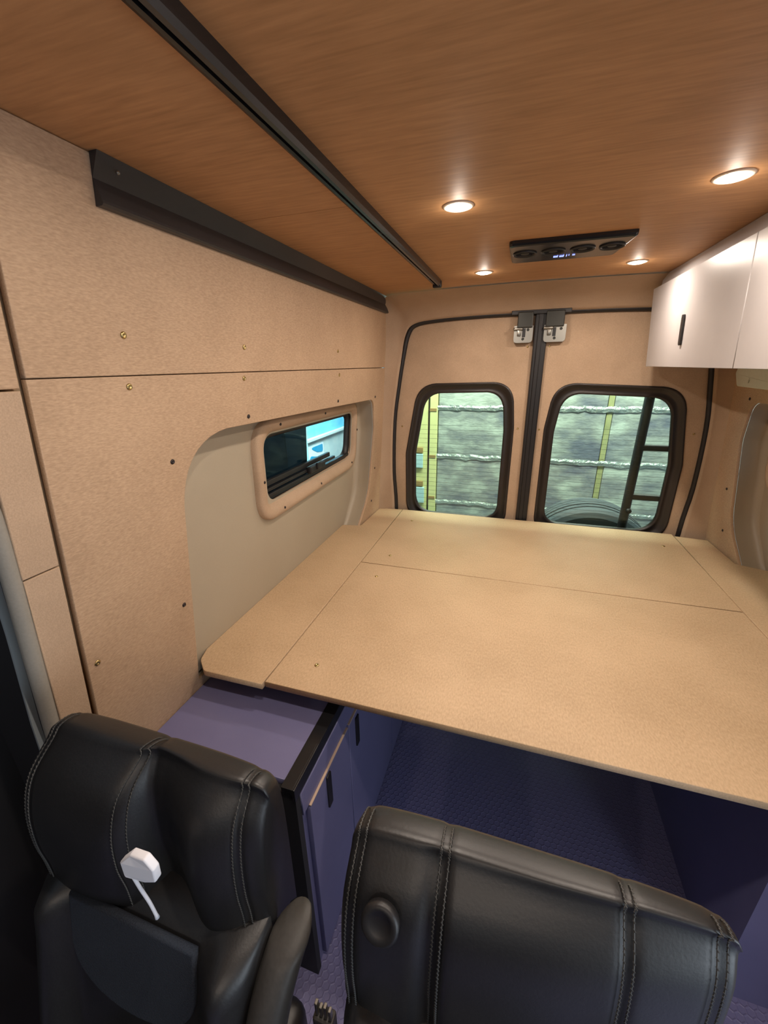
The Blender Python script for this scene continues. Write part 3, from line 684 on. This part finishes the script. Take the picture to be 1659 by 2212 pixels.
# white tag
tg = thing('seat_tag', (-.407, .21, -.70), 'small white tag with a thin tail on the left seat headrest', 'tag')
tz = .262
bm = bmesh.new(); pl = roundpoly([(-.402, -.576), (-.401, -.549), (-.386, -.535), (-.364, -.533), (-.354, -.548), (-.356, -.570), (-.377, -.582)], .004, 3)
sheet('label', [pl], .010, TAGM, lambda u, v, w: (u, .200 + w + (.004 if u > -.39 else 0), v), tg, .002)
tube('tail', catmull([(-.396, .200, -.572), (-.393, .202, -.605), (-.390, .205, -.640), (-.389, .207, -.675)], 4), [.0022] * 12 + [.003], TAGM, tg, 8)
# belt buckle between the seats
bb = thing('belt_buckle', (-.216, .295, -1.10), 'chrome-tongued seat belt buckle between the two seats', 'buckle')
box('housing', -.234, .284, -1.10, -.198, .306, -1.02, PLASTIC, bb, .004)
bm = bmesh.new()
for k in range(4): bm_box(bm, -.230 + k * .008, .290, -1.02, -.225 + k * .008, .298, -.985 - .006 * (k % 2), .001)
link('tongue', bm, STEEL, bb)
tube('stalk', [(-.216, .296, -1.10), (-.216, .30, -1.3), (-.216, .30, -1.56)], .008, CABIN, bb)

# ------------------------------------------------------------------ dark sliding door area on the left edge
sd = thing('door_3', (-.98, -.6, -1.57), 'dark open side door area beyond the front pillar', kind='structure')
sheet('door_inner_skin', [[(-1.9, -1.60), (-1.9, -.02), (.38, -.02), (.38, -1.60)]], .01, CABIN, lambda u, v, w: (-.99 + w, u, v), sd)
sheet('door_edge', [[(-1.02, -1.57), (-.905, -1.57), (-.715, -.05), (-1.02, -.05)]], .01, CABIN, lambda u, v, w: (u, .372 + w, v), sd)
pts = [(-.785, .360, -.28), (-.785, .352, -.42), (-.785, .338, -.60), (-.785, .325, -.90)]
bm = bmesh.new()
for w_, (dx, dy) in [(0, (0, 0))]:
    bm_loft(bm, [[(p[0] - .002, p[1] - .006, p[2]), (p[0] + .002, p[1] - .006, p[2]), (p[0] + .002, p[1] + .006, p[2]), (p[0] - .002, p[1] + .006, p[2])] for p in pts], True, True)
sb = link('seat_belt', bm, STRAP); tag(sb, 'grey belt webbing hanging in the dark side door opening', 'belt')

# cab end: dashboard wall below the windscreen so that daylight comes through a real opening
fr = sheet('wall_front', [[(-1.0, -1.57), (1.2, -1.57), (1.2, .304), (-1.0, .304)], [(-.6, -.45), (.8, -.45), (.75, .2), (-.55, .2)]], .03, CABIN, lambda u, v, w: (u, -1.9 + w, v))
tag(fr, 'dark cab end of the van with windscreen opening', kind='structure')

# ------------------------------------------------------------------ outside: workshop
of = sheet('floor_workshop', [[(-6, 2.2), (4, 2.2), (4, 7), (-6, 7)]], .02, CONC, lambda u, v, w: (u, v, -2.2 + w)); tag(of, 'grey concrete workshop floor', kind='structure')
wr = thing('wall_rear', (.2, 3.34, -2.19), 'workshop wall of silver foil insulation boards behind the van', kind='structure')
YB = 3.30
xs = [(-.585, .628), (.672, 1.9)]; zs = [(-2.19, -1.115), (-1.10, -.722), (-.705, -.328), (-.312, .9)]
for (a_, b_) in xs:
    for (c_, d_) in zs:
        box('foil_board', a_, YB, c_, b_, YB + .05, d_, FOIL, wr, .006)
for z in (-1.108, -.714, -.320):
    bm = bmesh.new(); N = 60
    up, lo = [], []
    for i in range(N + 1):
        x = -.60 + 2.5 * i / N; j = random.uniform(-.006, .006)
        up.append((x, YB - .004 - random.uniform(0, .006), z + .020 + j)); lo.append((x, YB - .003 - random.uniform(0, .004), z - .020 + j + random.uniform(-.004, .004)))
    bm_loft(bm, [up, [(p[0], p[1] - .004, (p[2] + q[2]) / 2 + .004) for p, q in zip(up, lo)], lo], False, False); link('foil_tape', bm, TAPE, wr)
box('stud', .632, YB + .004, -2.19, .668, YB + .03, .9, textured('olive_stud', (.36, .37, .16), (.26, .27, .12), .6, 30, (1, 1, 1), 8), wr)
box('yellow_post', -.655, YB - .01, -2.19, -.592, YB + .05, .9, YEL, wr, .004)
box('yellow_panel', -.98, YB, -2.19, -.672, YB + .05, .9, YEL, wr, .004)
box('gap_strip', -.672, YB + .02, -2.19, -.655, YB + .05, .9, CABIN, wr)
for z in (-1.09, -.73, -.35): box('post_clip', -.655, YB - .014, z, -.60, YB - .008, z + .022, CARD, wr)
for (x0_, x1_, z0_, z1_, m_, nm_, lb_) in [(-.83, -.708, -.694, -.647, CARD, 'cardboard_piece', 'upper brown cardboard piece on the yellow wall panel'), (-.83, -.704, -.986, -.938, CARD, 'cardboard_piece', 'lower brown cardboard piece on the yellow wall panel'),
                                 (-.83, -.706, -.822, -.702, PALEB, 'plastic_pocket', 'upper pale blue pocket on the yellow wall panel'), (-.83, -.692, -1.134, -.992, PALEB, 'plastic_pocket', 'lower pale blue pocket on the yellow wall panel')]:
    tag(box(nm_, x0_, YB - .02, z0_, x1_, YB - .001, z1_, m_, None, .004), lb_, nm_.split('_')[1])
nt_ = thing('wall_notice', (-.77, YB - .006, -.48), 'white notice with dark bars on the yellow wall panel', 'notice')
box('sheet', -.81, YB - .005, -.475, -.750, YB - .001, -.362, WHITEP, nt_); box('bar', -.81, YB - .007, -.372, -.750, YB - .005, -.356, TEAL, nt_); box('bar', -.81, YB - .007, -.482, -.750, YB - .005, -.466, CABIN, nt_)
# ladder on the right rear door
ld = thing('rear_ladder', (.67, 2.19, -1.5), 'black tubular ladder outside the right rear door window', 'ladder')
tube('rail', [(.584, 2.19, .20), (.584, 2.19, -.17), (.580, 2.19, -.45), (.574, 2.19, -.80), (.57, 2.19, -1.5)], .021, BLACK, ld, 12)
tube('rail', [(.755, 2.19, .20), (.757, 2.19, -.17), (.766, 2.19, -.45), (.775, 2.19, -.80), (.78, 2.19, -1.5)], .021, BLACK, ld, 12)
for z in (-.140, -.385, -.630, -.875): box('rung', .58, 2.176, z - .016, .77, 2.204, z + .013, BLACK, ld, .006)
for z in (-.15, -.70):
    tube('mount', [(.584, 2.19, z), (.584, 2.155, z)], .012, BLACK, ld)
# spare wheel
sw = thing('spare_wheel', (.455, 2.38, -1.40), 'spare wheel mounted outside the right rear door below the ladder', 'wheel')
c = (.455, 2.235, -1.075); R_ = .343
bm = bmesh.new(); pr = [(.19, .0), (.24, -.01), (.30, -.006), (.325, .006), (.338, .02)]
for k in range(5):
    y0_ = .028 + k * .042; pr += [(R_ - .002 * abs(k - 2), y0_), (R_ - .002 * abs(k - 2), y0_ + .030), (R_ - .012, y0_ + .033), (R_ - .012, y0_ + .039)]
pr += [(.335, .245), (.30, .262), (.24, .262), (.19, .25)]
lathe(bm, c, (0, 1, 0), pr, 72); link('tyre', bm, TYRE, sw)
bm = bmesh.new(); lathe(bm, c, (0, 1, 0), [(.192, .01), (.18, .03), (.10, .04), (.04, .02), (.0005, .02)], 48); link('rim', bm, ALUB, sw, True)
tube('carrier', [(.455, 2.30, -1.075), (.455, 2.16, -1.075)], .03, BLACK, sw)
# workshop seen through the left side window
ws = thing('wall_workshop_side', (-2.25, 4.5, -2.19), 'pale cyan workshop side wall seen through the small window', kind='structure')
box('dark_board', -2.30, 1.0, -2.19, -2.22, 3.62, .9, BLUEGREY, ws)
box('grey_board', -2.30, 3.62, -2.19, -2.21, 3.98, .9, textured('steel_blue_board', (.16, .26, .32), (.10, .18, .24), .6, 20), ws)
box('cyan_board', -2.30, 4.02, -.765, -2.22, 5.20, .9, CYAN, ws); box('cream_board', -2.30, 4.02, -2.19, -2.22, 7.0, -.80, CREAM, ws); box('cyan_board', -2.30, 5.25, -.765, -2.22, 7.0, .9, CREAM, ws)
box('ledge', -2.22, 4.02, -.80, -2.17, 7.0, -.765, CREAM, ws, .005); box('post', -2.30, 3.98, -2.19, -2.18, 4.03, .9, PALEB, ws, .005)
pp = thing('wall_poster', (-2.21, 4.25, -1.08), 'small square poster with teal swirls seen through the side window', 'poster')
mpw = lambda d: (lambda u, v, w: (-2.215 + d + w, u, v))
sheet('sheet', [[(4.06, -1.08), (4.06, -.86), (4.48, -.86), (4.48, -1.08)]], .006, WHITEP, mpw(0), pp)
sheet('swirl', [roundpoly([(4.12, -.88), (4.45, -.88), (4.45, -.975), (4.30, -.955)], [.02, .02, .03, .09])], .004, TEAL, mpw(.005), pp)
sheet('swirl', [roundpoly([(4.09, -1.06), (4.12, -.97), (4.26, -1.0), (4.44, -1.03), (4.44, -1.06)], [.02, .04, .04, .01, .01])], .004, TEAL, mpw(.005), pp)
